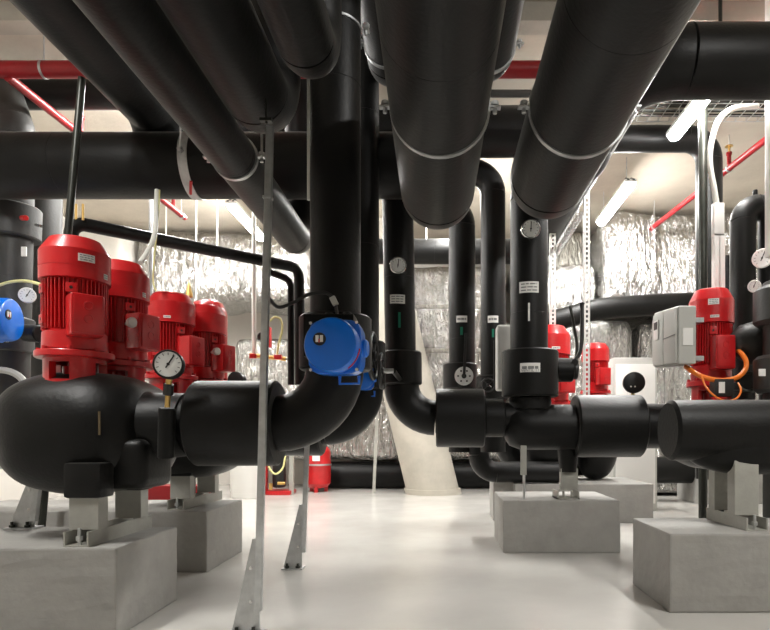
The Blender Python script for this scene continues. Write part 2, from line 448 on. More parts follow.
# long cross pipes
t = pipe('insulated_pipe', 'long thick black cross pipe above the red motors with a strapped hanger', [(XL+.02,5,Z(2.24)),(-.05,5,Z(2.24))], .258, n=64, sect=1.5)
o = clamp(t, (-2.04, 5, Z(2.24)), (1, 0, 0), .258, wdt=.075)
obj('red_tape', MB().tube([(-2.05+.012*k, 5-.264*math.sin(.25+.12*k), Z(2.24)-.264*math.cos(.25+.12*k)) for k in range(5)], .012, 8), 'red_plastic', t)
t = pipe('insulated_pipe', 'thick black cross pipe near the ceiling turning away behind the clamped pipe', [(6.4,4.28,Z(2.66)),(1.35,4.28,Z(2.66)),(1.35,9,Z(2.66))], .24, R=.40, n=64, sect=1.5)
for x in (2.0, 3.4):
    obj('hanger_rod', MB().cyl((x,4.28,Z(2.8)),(x,4.28,CEIL), .014, 8), 'dark_steel', t)
pipe('insulated_pipe', 'black cross pipe behind, under the ceiling and the red main', [(-2.05,6.3,Z(3.18)),(1.08,6.3,Z(3.18))], .25, n=48)
pipe('insulated_pipe', 'black cross pipe below the red main by the left-hand wall', [(XL+.02,5.78,Z(3.28)),(-2.95,5.78,Z(3.28))], .137, n=32)
pipe('insulated_pipe', 'black cross pipe low at the back before the foil duct', [(-1.2,8.7,Z(2.66)),(1.05,8.7,Z(2.66))], .18, n=32)
obj('hanger_rod', MB().cyl((-.2,8.7,Z(2.8)),(-.2,8.7,CEIL), .01, 8), 'galvanized', LASTPIPE[0])
pipe('insulated_pipe', 'black pipe turning down behind the dark pole and white cable', [(1.72,6.85,Z(3.38)),(3.07,6.85,Z(3.38)),(3.07,6.85,.5)], .145, R=.26, n=40)

# red sprinkler pipes
t = thing('sprinkler_main', 'red sprinkler main running across just under the ceiling', 'pipe', (XL+.02, 5.0, Z(3.045)))
obj('main_pipe', MB().cyl((XL+.02,5.0,Z(3.045)),(XR-.02,5.0,Z(3.045)), .066, 24), 'red_pipe', t)
obj('hanger', MB().cyl((-3.3,5.0,Z(3.1)),(-3.3,5.0,CEIL), .006, 8).ring((-3.3,5.0,Z(3.045)),(1,0,0),.067,.071,.02), 'galvanized', t)
def branch(label, a, b, heads):
    a = Vector(a); b = Vector(b); t = thing('sprinkler_branch', label, 'pipe', b)
    obj('branch_pipe', MB().cyl(a, b, .038, 16), 'red_pipe', t)
    for f in heads:
        p = a.lerp(b, f)
        h = obj('sprinkler_head', MB().cyl(p, p + Vector((0,0,.16)), .024, 12).cyl(p + Vector((0,0,.16)), p + Vector((0,0,.19)), .034, 12), 'red_pipe', t)
        obj('deflector', MB().cyl(p + Vector((0,0,.19)), p + Vector((0,0,.26)), .012, 8).cyl(p + Vector((0,0,.26)), p + Vector((0,0,.267)), .045, 12), 'brass', h)
    for f in (.3, .97):
        p = a.lerp(b, f)
        obj('hanger', MB().ring(p, b-a, .038, .045, .03).cyl(p+Vector((0,0,.04)), (p.x, p.y, CEIL), .006, 8), 'galvanized', t)
branch('red sprinkler branch pipe slanting down past the leaning steel pole', (-3.6,5.0,Z(2.985)), (-3.49,8.2,Z(2.97)), (.3, .9))
branch('red sprinkler branch pipe crossing behind the upright white conduit', (3.55,6.3,Z(3.2)), (3.28,9.3,Z(3.2)), (.3,))

# ------------------------------------------------------------------ motors
def make_motor(label, boxang=-50, gland=True, sw=True):
    t = thing('pump_motor', label, 'motor', (0,0,0), 'red pump motors')
    fc = obj('fan_cover', MB().lathe([(.05,.772),(.128,.770),(.134,.767),(.176,.702),(.182,.690),(.182,.53),(.176,.528)], n=48), 'red', t, local=True, sharp=24)
    obj('cover_seam', MB().ring((0,0,.60), (0,0,1), .1815, .1835, .004, 48), 'red', fc, local=True)
    obj('motor_body', MB().lathe([(.15,.53),(.143,.525),(.143,.25),(.165,.235),(.168,.14),(.15,.13)], n=40), 'red', t, local=True)
    b = MB(); nf = 46
    for k in range(nf):
        a = 2*PI*k/nf; d = Vector((math.cos(a), math.sin(a), 0))
        b.bar(d*.154 + Vector((0,0,.25)), d*.154 + Vector((0,0,.524)), .005, .030, d)
    o = obj('cooling_fins', b, 'red', t, local=True, smooth=False); o['kind'] = 'stuff'
    a0 = math.radians(-97)
    for da in (-.55, .55):
        for z in (.30, .47):
            a = a0 + da; d = Vector((math.cos(a), math.sin(a), 0)); s_ = Vector((-d.y, d.x, 0))
            m_ = MB(); vs = []
            for q in (.15, .178):
                for u, zz in ((-.028,-.026),(.028,-.026),(.028,.026),(-.028,.026)): vs.append(d*q + s_*u + Vector((0,0,z+zz)))
            m_.add(vs, [(0,1,2,3),(7,6,5,4),(0,4,5,1),(1,5,6,2),(2,6,7,3),(3,7,4,0)])
            p = obj('mounting_pad', m_, 'red', t, local=True, bevel=.004)
            obj('bolt_hole', MB().cyl(d*.1765 + Vector((0,0,z)), d*.179 + Vector((0,0,z)), .009, 10), 'black_plastic', p, local=True)
    a = math.radians(boxang); d = Vector((math.cos(a), math.sin(a), 0)); s_ = Vector((-d.y, d.x, 0))
    m_ = MB(); vs = []
    for q in (.14, .268):
        for u, zz in ((-.082,.20),(.082,.20),(.082,.425),(-.082,.425)): vs.append(d*q + s_*u + Vector((0,0,zz)))
    m_.add(vs, [(0,1,2,3),(7,6,5,4),(0,4,5,1),(1,5,6,2),(2,6,7,3),(3,7,4,0)])
    tb = obj('terminal_box', m_, 'red', t, local=True, bevel=.012, seg=3)
    m_ = MB(); vs = []
    for q in (.269, .276):
        for u, zz in ((-.07,.213),(.07,.213),(.07,.412),(-.07,.412)): vs.append(d*q + s_*u + Vector((0,0,zz)))
    m_.add(vs, [(0,1,2,3),(7,6,5,4),(0,4,5,1),(1,5,6,2),(2,6,7,3),(3,7,4,0)])
    obj('box_lid', m_, 'red', tb, local=True, bevel=.004)
    for zz in (.29, .36): obj('knockout', MB().torus(d*.2765 + Vector((0,0,zz)), d, .022, .003, 20, 6), 'red', tb, local=True)
    if gland:
        p = d*.21 + Vector((0,0,.33)) + s_*(.095 if boxang > -60 else -.095)
        g = s_ if boxang > -60 else -s_
        o = obj('cable_gland', MB().cyl(p, p+g*.05, .024, 14, ch=.004).cyl(p+g*.05, p+g*.085, .033, 16, ch=.008), 'grey_plastic', tb, local=True)
    obj('mounting_flange', MB().lathe([(.17,.134),(.200,.130),(.203,.126),(.203,.098),(.198,.094),(.15,.094)], n=48), 'red', t, local=True)
    for k in range(8):
        aa = 2*PI*(k+.5)/8; b = MB().cyl((.182*math.cos(aa), .182*math.sin(aa), .128), (.182*math.cos(aa), .182*math.sin(aa), .15), .014, 6)
        obj('flange_bolt', b, 'red', t, local=True)
    b = MB()
    for k in range(4):
        aa = math.radians(-90 + 45 + 90*k); n = 5; vs = []
        for i in range(n+1):
            q = aa + (i/n-.5)*.85
            for r_ in (.118, .16):
                for zz in (-.06, .098): vs.append((r_*math.cos(q), r_*math.sin(q), zz))
        fs = []
        for i in range(n):
            u = i*4; v = u+4; fs += [(u,v,v+1,u+1),(u+2,u+3,v+3,v+2),(u,u+2,v+2,v),(u+1,v+1,v+3,u+3)]
        fs += [(0,1,3,2),(n*4,n*4+2,n*4+3,n*4+1)]; b.add(vs, fs)
    b.ring((0,0,.082),(0,0,1),.115,.16,.03).ring((0,0,-.05),(0,0,1),.115,.165,.04)
    obj('lantern', b, 'red', t, local=True)
    obj('coupling', MB().lathe([(.03,-.05),(.03,-.01),(.065,-.01),(.065,.05),(.04,.05),(.04,.1)], n=24), 'red', t, local=True)
    b = MB()
    if sw:
        LOC[t.name] = Vector((0,0,0))
    return t
def motor_sticker(t, cx, cy, r, z, wdt, hgt, off, lines):
    o = sticker(t, cx, cy, r, z, wdt, hgt, off, lines)
ZM = Z(.325)
m1 = make_motor('red pump motor nearest the blue actuator by the wall, plain unglanded terminal box', -46, gland=False)
m1.scale=(1,1,1)
def place(t, loc, rot=0): t.location = loc; t.rotation_euler = (0,0,rot); LOC[t.name] = Vector(loc)
m2 = dup(m1, (-2.0, 3.74, ZM), 'darker red pump motor directly behind the largest motor, with pale cable gland', rotz=math.radians(25))
m3 = dup(m1, (-2.045, 4.56, ZM), 'red pump motor behind the round pressure gauge, brass vent above it', rotz=math.radians(25))
m4 = dup(m1, (-1.955, 4.98, ZM), 'red pump motor with lifting eye, rearmost of the row before the foil duct', rotz=math.radians(25))
m5 = dup(m1, (2.36, 5.22, Z(.30)), 'red pump motor with orange cables beside the grey inverter box', rotz=math.radians(-44))
m6 = dup(m1, (1.30, 7.2, Z(.20)), 'wide red pump motor partly hidden by the labelled upright pipe', rotz=math.radians(-20), scale=1.42)
m7 = dup(m1, (1.93, 7.45, Z(.42)), 'small red pump motor beside the slotted strut and the beige cabinet', rotz=math.radians(-30), scale=.92)
place(m1, (-2.005, 3.3, ZM)); m5.scale = (1, 1, 1.24)
for q_ in (m1, m2, m3, m4): q_.scale = (.95, .95, .96)
obj('lifting_eye', MB().torus((.10,.0,.79), (.3,1,0), .024, .008, 18, 8), 'red', m4, local=True)
# loose details on individual motors
for t, q in ((m1, [(.64,.085,.042,.30,3),(.562,.03,.03,.95,2)]), (m5, [(.665,.085,.04,.10,3),(.565,.07,.018,.15,1)]), (m3, [(.565,.05,.018,-.15,1)]), (m2, [(.562,.03,.03,.9,2)]), (m6, [(.57,.07,.022,.35,1)])):
    L0 = t.location.copy(); sc_ = t.scale.x; rz = t.rotation_euler.z
    for (z, ww, hh, off, ln) in q:
        # the sticker is wrapped in the motor's own frame
        a = math.atan2(-L0.y, -L0.x) + off - rz
        keep = LOC[t.name]; LOC[t.name] = Vector((0,0,0))
        rr = .182; n = 6
        sticker(t, -math.cos(a) * 1e-6, -math.sin(a) * 1e-6, rr, z, ww, hh, 0, ln)
        LOC[t.name] = keep
def gland_on(t, ang, z, m='white_plastic'):
    L0 = t.location; a = math.radians(ang); d = Vector((math.cos(a), math.sin(a), 0)); s_ = Vector((d.x, d.y, 0))
    obj('cable_gland', MB().cyl(s_*.16+Vector((0,0,z)), s_*.23+Vector((0,0,z)), .017, 12).cyl(s_*.22+Vector((0,0,z)), s_*.262+Vector((0,0,z)), .032, 16, ch=.008), m, t, local=True)
gland_on(m2, -70, .36); gland_on(m4, -70, .36)

# ------------------------------------------------------------------ supports and pump casings
def support(parent, X, y0, y1, legs, top, wl=.15, dz=BH, boots=True):
    b = MB(); w_, h_, t_ = .125, .075, .009
    b.box((X-w_/2, y0, dz), (X+w_/2, y1, dz+t_)).box((X-w_/2, y0, dz+t_), (X-w_/2+t_, y1, dz+h_)).box((X+w_/2-t_, y0, dz+t_), (X+w_/2, y1, dz+h_))
    o = obj('base_channel', b, 'grey_paint', parent, smooth=False)
    obj('anchor_bolt', MB().cyl((X-.0, y0+.03, dz), (X, y0+.03, dz+.09), .009, 8).cyl((X, y0+.03, dz+.03), (X, y0+.03, dz+.05), .018, 6), 'galvanized', o)
    for yl in legs:
        obj('support_leg', MB().box((X-wl/2, yl, dz+h_), (X+wl/2, yl+.09, top)), 'grey_paint', parent, bevel=.004, smooth=False)
        if boots: obj('leg_boot', MB().box((X-wl/2-.02, yl-.02, top-.04), (X+wl/2+.02, yl+.12, top+.14)), 'insulation', parent, bevel=.02, seg=2)
def casing(label, X, Y, zc, d, sx=0, e=.86, lump=.012, seed=0):
    t = thing('pump_casing', label, 'pump', (X, Y, BH), 'black insulated pump casings')
    b = MB().ellipsoid((0,0,0), d, 56, 30, e)
    vs = []
    for v in b.v:
        v = Vector(v); n = noise.noise(v*3.1+Vector((seed,0,0)))*lump + noise.noise(v*9+Vector((seed,5,0)))*lump*.3
        v = v + v.normalized()*n; vs.append((v.x+X, v.y+Y, v.z+zc))
    b.v = vs
    obj('casing_jacket', b, 'insulation', t)
    return t
c1 = casing('bulging black pump jacket with pressure gauge under the two nearest red motors', -2.0, 3.47, Z(.012), (.43,.44,.342), e=.74)
obj('casing_neck', MB().tube([(-1.72,3.4,Z(.03)),(-1.60,3.38,Z(.05)),(-1.40,3.36,Z(.06))], [.25,.19,.175], 40), 'insulation', c1)
obj('casing_neck', MB().tube([(-3.6,3.4,Z(-.02)),(-2.75,3.4,Z(-.02)),(-2.5,3.4,Z(-.02)),(-2.25,3.43,Z(0))], [.14,.14,.15,.26], 40), 'insulation', c1)
obj('side_lug', MB().box((-1.78,3.14,Z(-.29)), (-1.55,3.5,Z(-.02))), 'insulation', c1, bevel=.06, seg=4)
obj('scuff_mark', MB().bar((-1.742,3.07,Z(.0)),(-1.738,3.06,Z(.12)),.012,.004,(0,1,0)), 'wood', c1)
support(c1, -1.80, 2.965, 3.62, (3.03, 3.46), Z(-.28))
c2 = casing('black pump jacket behind the gauge under the rear pair of red motors', -2.0, 4.77, Z(-.005), (.455,.44,.325), e=.72, seed=4)
obj('casing_neck', MB().tube([(-1.72,4.75,Z(.03)),(-1.60,4.75,Z(.06)),(-1.40,4.75,Z(.07))], [.25,.19,.175], 40), 'insulation', c2)
obj('casing_neck', MB().tube([(-3.7,4.7,Z(-.02)),(-2.75,4.7,Z(-.02)),(-2.5,4.7,Z(-.02)),(-2.25,4.72,Z(0))], [.14,.14,.15,.26], 40), 'insulation', c2)
support(c2, -1.95, 4.42, 5.2, (4.5, 5.0), Z(-.27))

# pressure gauge on casing 1
g = thing('pressure_gauge', 'round white pressure gauge with black rim standing on a brass siphon', 'gauge', P(168, 408, 3.12), )
gauge(g, P(168,364,3.05), (.25,-1,.02), .075, .55, depth=.06)
p0 = P(169,379,3.08); p1 = P(168,395,3.1); p2 = P(167,412,3.12)
obj('siphon', MB().cyl(p0, p0.lerp(p1,.45), .016, 10).cyl(p1.lerp(p0,.1), p2.lerp(p1,.3), .014, 8), 'brass', g)
obj('valve_body', MB().cyl(p0.lerp(p1,.3), p1, .026, 10, ch=.004), 'black_plastic', g)
obj('insulated_stub', MB().cyl(P(167,408,3.13), P(166,458,3.15), .042, 20, ch=.005), 'insulation', g)

# ------------------------------------------------------------------ first line: flange cover, elbow, big upright with the blue actuator
AX1 = Z(.065)
t = pipe('insulated_pipe', 'black pump line bending up into the big upright behind the blue actuator', [(-1.42,3.36,AX1),(-.585,3.36,AX1),(-.585,3.36,Z(.42))], .158, R=.32, n=56)
cover(t, P(197,0,3.36)*1+Vector((0,0,AX1-P(197,0,3.36).z)), P(279,0,3.36)+Vector((0,0,AX1-P(279,0,3.36).z)), .238)
t1 = pipe('insulated_pipe', 'big black upright pipe carrying the large blue actuator', [(-.585,3.36,Z(.3)),(-.585,3.36,CEIL-.01)], .14, n=56, sect=1.6)
clamp(t1, (-.585,3.36,Z(2.27)), (0,0.001,1), .14, rods=False, wdt=.012)
cover(t1, (-.585,3.36,Z(.36)), (-.585,3.36,Z(.66)), .2, name='valve_cover')
obj('actuator_bracket', MB().box((-.70,3.06,Z(.40)), (-.44,3.2,Z(.62))), 'insulation', t1, bevel=.01)
# second line
t = pipe('insulated_pipe', 'black pump line elbow half hidden behind the first elbow', [(-1.45,4.77,Z(.07)),(-.60,4.77,Z(.07)),(-.60,4.77,Z(.5))], .15, R=.30, n=48)
cover(t, (-1.36,4.77,Z(.07)), (-.93,4.77,Z(.07)), .235)
t2 = pipe('insulated_pipe', 'grey-lit black upright half hidden behind the big actuator upright', [(-.60,4.77,Z(.45)),(-.60,4.77,CEIL-.01)], .115, n=48)
cover(t2, (-.60,4.77,Z(.36)), (-.60,4.77,Z(.74)), .165, name='valve_cover')

def actuator(label, c, d, r, depth, red=True, handle=True):
    """blue electric quarter-turn actuator: square flange, round drum facing d, sight glass"""
    c = Vector(c); d = Vector(d).normalized(); up = Vector((0,0,1)); s_ = up.cross(d).normalized()   # s_: to the viewer's right when d faces him
    t = thing('valve_actuator', label, 'actuator', c - d*depth, 'blue valve actuators')
    m_ = MB(); vs = []
    k = 32
    for q, rr in ((-depth*.98, .97), (-depth*.55, 1.0), (-depth*.42, 1.0), (-depth*.40, .97)):
        for j in range(k):
            a = 2*PI*j/k; ca, sa = math.cos(a), math.sin(a)
            f = 1.0/ (abs(ca)**5+abs(sa)**5)**(1/5)
            vs.append(c + d*q + (s_*ca + up*sa)*r*f*rr)
    fs = [(i*k+j, i*k+(j+1)%k, (i+1)*k+(j+1)%k, (i+1)*k+j) for i in range(3) for j in range(k)]
    fs += [tuple(range(k-1,-1,-1)), tuple(3*k+j for j in range(k))]
    obj('gear_housing', m_.add(vs, fs), 'blue', t)
    dr = obj('drum_cover', MB().lathe([(r*1.0,-depth*.42),(r*1.0,-depth*.08),(r*.95,-depth*.01),(r*.9,0),(r*.2,.002)], c, d, 48), 'blue', t)
    e = c + (-s_*.38 + up*.18)*r
    sg = obj('sight_glass', MB().cyl(e - d*.004, e + d*.006, r*.235, 28), 'black_plastic', t)
    obj('position_marks', MB().bar(e+d*.007-s_*r*.08-up*r*.11, e+d*.007-s_*r*.08+up*r*.13, r*.11, .004, d).bar(e+d*.007+s_*r*.08-up*r*.11, e+d*.007+s_*r*.08+up*r*.13, r*.11, .004, d), 'white_plastic', sg)
    obj('position_pointer', MB().bar(e+d*.01-up*r*.13, e+d*.01+up*r*.0, r*.05, .003, d), 'red_plastic', sg)
    for su, sv in ((-1,1),(1,1),(-1,-1),(1,-1)):
        p = c - d*depth*.40 + (s_*su + up*sv)*r*.86
        obj('bolt', MB().cyl(p, p+d*.02, r*.06, 8), 'chrome', t)
    if red:
        b = MB(); pts = []
        for i in range(9):
            a = math.radians(-55 + 6*i); pts.append(c - d*depth*.22 + (s_*math.cos(a) + up*math.sin(a))*(r*1.005))
        obj('red_scratch', b.tube(pts, .005, 6), 'red_plastic', t)
    if handle:
        p = c - d*depth*.7 - up*r*1.02 + s_*r*.45
        obj('hand_lever', MB().tube([p-s_*.05, p-s_*.05-up*.04, p+s_*.05-up*.04, p+s_*.05], .008, 8), 'blue', t)
    obj('gear_hub', MB().cyl(c - d*depth*.7 + s_*r*.9, c - d*depth*.7 + s_*r*1.16, r*.34, 20, ch=.01), 'blue', t)
    for u in (-.35, .35):
        p = c - d*depth*.75 + up*r*.98 + s_*r*u
        obj('cable_gland', MB().cyl(p, p+up*.055, .022, 12, ch=.004), 'black_plastic', t)
    obj('mounting_spindle', MB().cyl(c-d*depth*.95, c-d*(depth+.09), r*.4, 20), 'black_plastic', t)
    return t
actuator('large blue actuator with round sight glass on the big upright pipe', P(330,344,2.95), (-.10,-1,.03), .137, .2)
actuator('small blue actuator low behind the large one, mostly hidden', P(362,377,4.5), (.1,-1,0), .092, .2, red=False)
actuator('blue actuator on the grey-lit pipe at the wall beside the motor', P(13,320,4.9), (1,.12,0), .175, .34, red=False, handle=False)
handwheel('handwheel', 'black handwheel seen edge-on beside the large blue actuator', P(373,356,4.45), (1,-.05,.0), .165, -.12)
hw = handwheel('handwheel', 'black handwheel seen edge-on before the grey collar of the gauge pipe', P(381.5,371,4.5), (1,-.02,.0), .125, .09)
obj('gear_shaft', MB().cyl(P(381.5,371,4.5)+Vector((.09,0,0)), (-.345,5.15,P(381.5,371,4.5).z), .02, 10), 'dark_steel', hw)
cable('actuator_cable', 'black cable drooping from the thin pole to the large blue actuator', [P(268,297,3.0),P(278,307,3.05),P(292,303,3.06),P(310,294,3.08),P(326,293,3.09),P(334,300,3.10),P(337,314,3.10)], .009, 'black_plastic')
tag(obj('cable_connector', MB().bar(P(332,297,3.09),P(336,305,3.09),.03,.03), 'grey_plastic', bevel=.004), 'small grey cable connector above the large blue actuator', 'connector')

# ------------------------------------------------------------------ gauge upright and bypass line
YC = 5.3
t3 = pipe('insulated_pipe', 'black upright with a white dial and label, bending into a big flange cover', [P(397,170,5.2),P(402,418,YC)*1,P(520,418,YC)], .135, R=.30, n=48, er=1.15)
cover(t3, P(401.5,385,YC), P(401,352,YC), .182, name='valve_cover')
cover(t3, P(436,418,YC), P(484,418,YC), .258)
cover(t3, P(484,418,YC), P(504,418,YC), .168, name='neck')
def P_on(x, y, Y, X0, Y0, r):
    return P(x, y, Y)
q = P(397.5,265,5.23)
gauge(t3, P(398,265,5.04), (.02,-1,0), .07, .15, rim='chrome', depth=.05)
sticker(t3, q.x-.0, q.y, .135, P(0,299,5.1).z, .13, .075, 0, 3)
sticker(t3, q.x+.015, q.y+.02, .135, P(0,320,5.12).z, .02, .13, 0, 0, 'green_mark', name='green_arrow')

# uprights behind
t4 = pipe('insulated_pipe', 'black upright with small white label and a lever dial at its foot', [P(462,452,7.0),P(462,205,7.0)+Vector((0,0,0)),P(425,205,7.0),(P(425,205,7).x,7.0,CEIL-.01)], .155, R=.26, n=48)
cover(t4, P(460,389,7.0), P(460,364,7.0), .20, name='valve_cover')
sticker(t4, P(462,0,7).x, 7.0, .155, P(0,319,6.85).z, .125, .075, -.02, 1)
sticker(t4, P(462,0,7).x, 7.0, .155, P(0,331,6.85).z, .03, .09, -.03, 0, 'green_mark', name='green_arrow')
dial = thing('lever_dial', 'white round dial plate with a long black lever on the upright', 'valve', P(464,376,6.7))
obj('dial_plate', MB().cyl(P(464,376,6.7), P(464,376,6.72), .105, 32), 'glass_white', dial)
b = MB()
for k in range(6):
    a = 2*PI*k/6; b.cyl(P(464,376,6.69)+Vector((.065*math.cos(a),0,.065*math.sin(a))), P(464,376,6.7)+Vector((.065*math.cos(a),0,.065*math.sin(a))), .011, 8)
obj('dial_holes', b, 'black_plastic', dial)
obj('lever', MB().bar(P(464,378,6.66), P(466,333,6.6), .03, .02, (0,1,0)).cyl(P(464,376,6.62), P(464,376,6.72), .028, 14), 'black_plastic', dial)
t5 = pipe('insulated_pipe', 'black upright with small white label bending over beneath the ceiling', [P(493,452,6.6),P(493,172,6.6),P(440,172,6.6),(P(440,172,6.6).x,6.6,CEIL-.01)], .136, R=.24, n=48)
cover(t5, P(492,400,6.6), P(492,376,6.6), .175, name='valve_cover')
sticker(t5, P(493,0,6.6).x, 6.6, .136, P(0,319,6.46).z, .115, .075, .0, 1)
sticker(t5, P(493,0,6.6).x, 6.6, .136, P(0,333,6.46).z, .025, .09, .0, 0, 'green_mark', name='green_arrow')
handwheel('handwheel', 'black round handwheel at the foot of the labelled upright', P(488,385,6.2), (-.2,-1,.0), .07, -.26)
tag(obj('valve_lever', MB().bar(P(495,383,6.25), P(495,340,6.25), .03, .02, (0,1,0)), 'black_plastic', bevel=.004), 'long black valve lever standing upright before the grey box', 'lever')
tag(obj('electrical_box', MB().box(P(497,390,6.0), P(525,328,6.2)), 'grey_plastic', bevel=.03, seg=4), 'light grey rounded electrical box behind the labelled upright pipe', 'box')
pipe('insulated_pipe', 'black pipe bending along the floor beneath the flange cover', [P(479,436,6.9),P(479,472,6.9),P(560,472,6.9)], .12, R=.2, n=32)
pipe('insulated_pipe', 'second black pipe bending low behind the chipped plinth', [P(508,440,7.6),P(508,462,7.6),P(600,462,7.6)], .17, R=.26, n=32)
# centre upright with tee
t6 = pipe('insulated_pipe', 'black upright with dial and two white labels rising from the big tee', [P(529,427,YC),P(529,172,YC),(1.36,YC,P(0,172,YC).z),(1.36,YC,Z(2.6))], .165, R=.26, n=56, sect=1.3)
cover(t6, P(530,397,YC), P(530,351,YC), .248, name='valve_cover')
cover(t6, P(530,410,YC), P(530,397,YC), .185, name='neck')
tee = MB().lathe([(.02,-.235),(.10,-.225),(.165,-.18),(.195,-.10),(.2,0),(.2,.42)], P(530,427,YC), (1,0,0), 48)
obj('tee_body', tee, 'insulation', t6, sharp=60)
cover(t6, P(574,426,YC), P(640,426,YC), .275)
cover(t6, P(640,426,YC), P(672,426,YC), .198, name='neck')
cover(t6, P(555,370,YC), P(573,370,YC), .105, name='branch_stub')
obj('branch_flange', MB().cyl(P(573,370,YC), P(577,370,YC), .085, 24, ch=.006), 'black_plastic', t6)
obj('support_boot', MB().cyl(P(568,440,5.35), P(568,472,5.35), .10, 32, r2=.075), 'insulation', t6)
obj('support_leg', MB().box(P(561,490,5.31), P(576,468,5.39)), 'grey_paint', t6, bevel=.004, smooth=False)
b = MB()
bx = P(565,0,5.3).x
b.box((bx-.09,5.18,BH),(bx+.1,5.42,BH+.012)).box((bx-.09,5.18,BH),(bx-.078,5.42,BH+.07)).box((bx+.088,5.18,BH),(bx+.1,5.42,BH+.07)).cyl((bx-.03,5.22,BH),(bx-.03,5.22,BH+.07),.01,8).cyl((bx+.04,5.22,BH),(bx+.04,5.22,BH+.07),.01,8)
obj('base_channel', b, 'grey_paint', t6, smooth=False)
q = P(529,0,YC)
gauge(t6, P(531,228.5,5.1), (.0,-1,-.05), .082, .05, rim='chrome', depth=.06)
sticker(t6, q.x, q.y, .165, P(0,287,5.14).z, .17, .095, 0, 3)
sticker(t6, q.x, q.y, .165, P(0,312,5.14).z, .016, .155, -.0, 0, name='thermometer_strip')
o = sticker(t6, q.x+.01, q.y, .248, P(0,367.5,5.06).z, .17, .078, .0, 1)
# second line of that label reads VENTIL
cu = bpy.data.curves.new('text', 'FONT'); cu.body = 'VENTIL 11'; cu.size = .034; cu.extrude = .001; cu.align_x = 'CENTER'
to = bpy.data.objects.new('label_text_tmp', cu); COL.objects.link(to)
bpy.context.view_layer.update()
dg = bpy.context.evaluated_depsgraph_get(); me = bpy.data.meshes.new_from_object(to.evaluated_get(dg))
for v in me.vertices: v.co = Vector((v.co.x, -v.co.z, v.co.y))
lt = bpy.data.objects.new('label_text', me); COL.objects.link(lt); me.materials.clear(); me.materials.append(MAT['print_ink'])
bpy.data.objects.remove(to)
lt.parent = o; a_ = math.atan2(-q.y, -(q.x+.01))
lt.rotation_euler = (0, 0, a_ + PI/2)
lt.location = Vector((q.x+.01 + math.cos(a_)*.253, q.y + math.sin(a_)*.253, P(0,371,5.06).z - .006)) - LOC[t6.name]
# lever pair on the branch
lv = thing('valve_lever', 'pair of black upright valve levers beside the slotted strut', 'lever', P(577,372,YC))
obj('lever_arm', MB().tube(smooth_path([P(575,360,YC),P(580,352,YC),P(582,335,YC),P(582,303,YC)]), [.018]*24+[.026], 10), 'black_plastic', lv)
obj('lever_arm', MB().tube(smooth_path([P(576,360,5.45),P(577,345,5.45),P(574,325,5.45),P(570,306,5.45)]), .014, 10), 'dark_steel', lv)
obj('pivot', MB().cyl(P(575,362,5.2), P(575,362,5.5), .03, 14, ch=.004), 'black_plastic', lv)

# thin drain pipe standing on the chipped plinth
t = thing('drain_pipe', 'thin pale drain pipe standing on the chipped concrete plinth', 'pipe', P(524,497,5.2))
obj('sleeve', MB().box(P(520.5,475,5.2)+Vector((0,-.012,0)), P(526.5,440,5.2)+Vector((0,.012,0))), 'grey_paint', t, bevel=.003)
obj('rod', MB().cyl((P(524,0,5.2).x,5.2,BH), P(524,470,5.2), .012, 12), 'galvanized', t)

# ------------------------------------------------------------------ third pump with inverter, right-hand line
c3 = casing('black pump jacket under the red motor with the orange cables', 2.42, 5.3, Z(0), (.44,.42,.30), seed=9)
c4 = casing('black pump jacket under the wide red motor behind the labelled upright', 1.30, 7.2, Z(-.1), (.34,.34,.36), seed=3)
c5 = casing('black pump jacket under the small red motor beside the slotted strut', 1.93, 7.45, Z(-.05), (.26,.3,.5), seed=5)
YR = 3.72; ZR_ = Z(.03)
t7 = pipe('insulated_pipe', 'thick black horizontal pipe on a grey support at the hollow channel plinth', [(1.48,YR,ZR_),(4.6,YR,ZR_)], .13, n=48)
cover(t7, (1.41,YR,ZR_), (2.35,YR,ZR_), .188, ch=.02)
cover(t7, (2.35,YR,ZR_), (3.1,YR,ZR_), .2, ch=.02, name='valve_cover')
obj('belly_wrap', MB().ellipsoid((1.93,YR,ZR_-.13), (.4,.16,.145), 36, 16, .9), 'insulation', t7)
support(t7, 1.83, 3.46, 3.98, (3.58, 3.84), Z(-.15), wl=.145, boots=False)
vfd = thing('inverter_box', 'light grey frequency inverter box mounted beside the red motor', 'box', (1.9, 4.8, Z(.56)))
obj('housing', MB().plate([(4.82,Z(.57)),(5.36,Z(.60)),(5.42,Z(.66)),(5.42,Z(1.02)),(5.36,Z(1.09)),(4.82,Z(1.04))], 1.915, 2.06), 'grey_plastic', vfd, bevel=.014, seg=3, smooth=False)
obj('lid', MB().plate([(4.84,Z(.585)),(5.10,Z(.60)),(5.10,Z(1.05)),(4.84,Z(1.025))], 1.898, 1.916), 'grey_plastic', vfd, bevel=.006)
obj('lid', MB().plate([(5.115,Z(.60)),(5.35,Z(.615)),(5.35,Z(1.06)),(5.115,Z(1.05))], 1.898, 1.916), 'grey_plastic', vfd, bevel=.006)
obj('keypad', MB().box((1.888,5.20,Z(.83)), (1.90,5.31,Z(1.0))), 'white_plastic', vfd, bevel=.004)
obj('screen', MB().box((1.884,5.22,Z(.92)), (1.89,5.29,Z(.985))), 'black_plastic', vfd)
obj('seam', MB().box((1.893,4.84,Z(.81)), (1.90,5.1,Z(.816))), 'print_ink', vfd)
obj('warning_label', MB().box((1.95,4.812,Z(.72)), (2.03,4.822,Z(.86))), 'white_plastic', vfd)
for z_ in (.62, .94): obj('mounting_bracket', MB().box((2.05,5.0,Z(z_)), (2.2,5.12,Z(z_+.04))), 'galvanized', vfd)
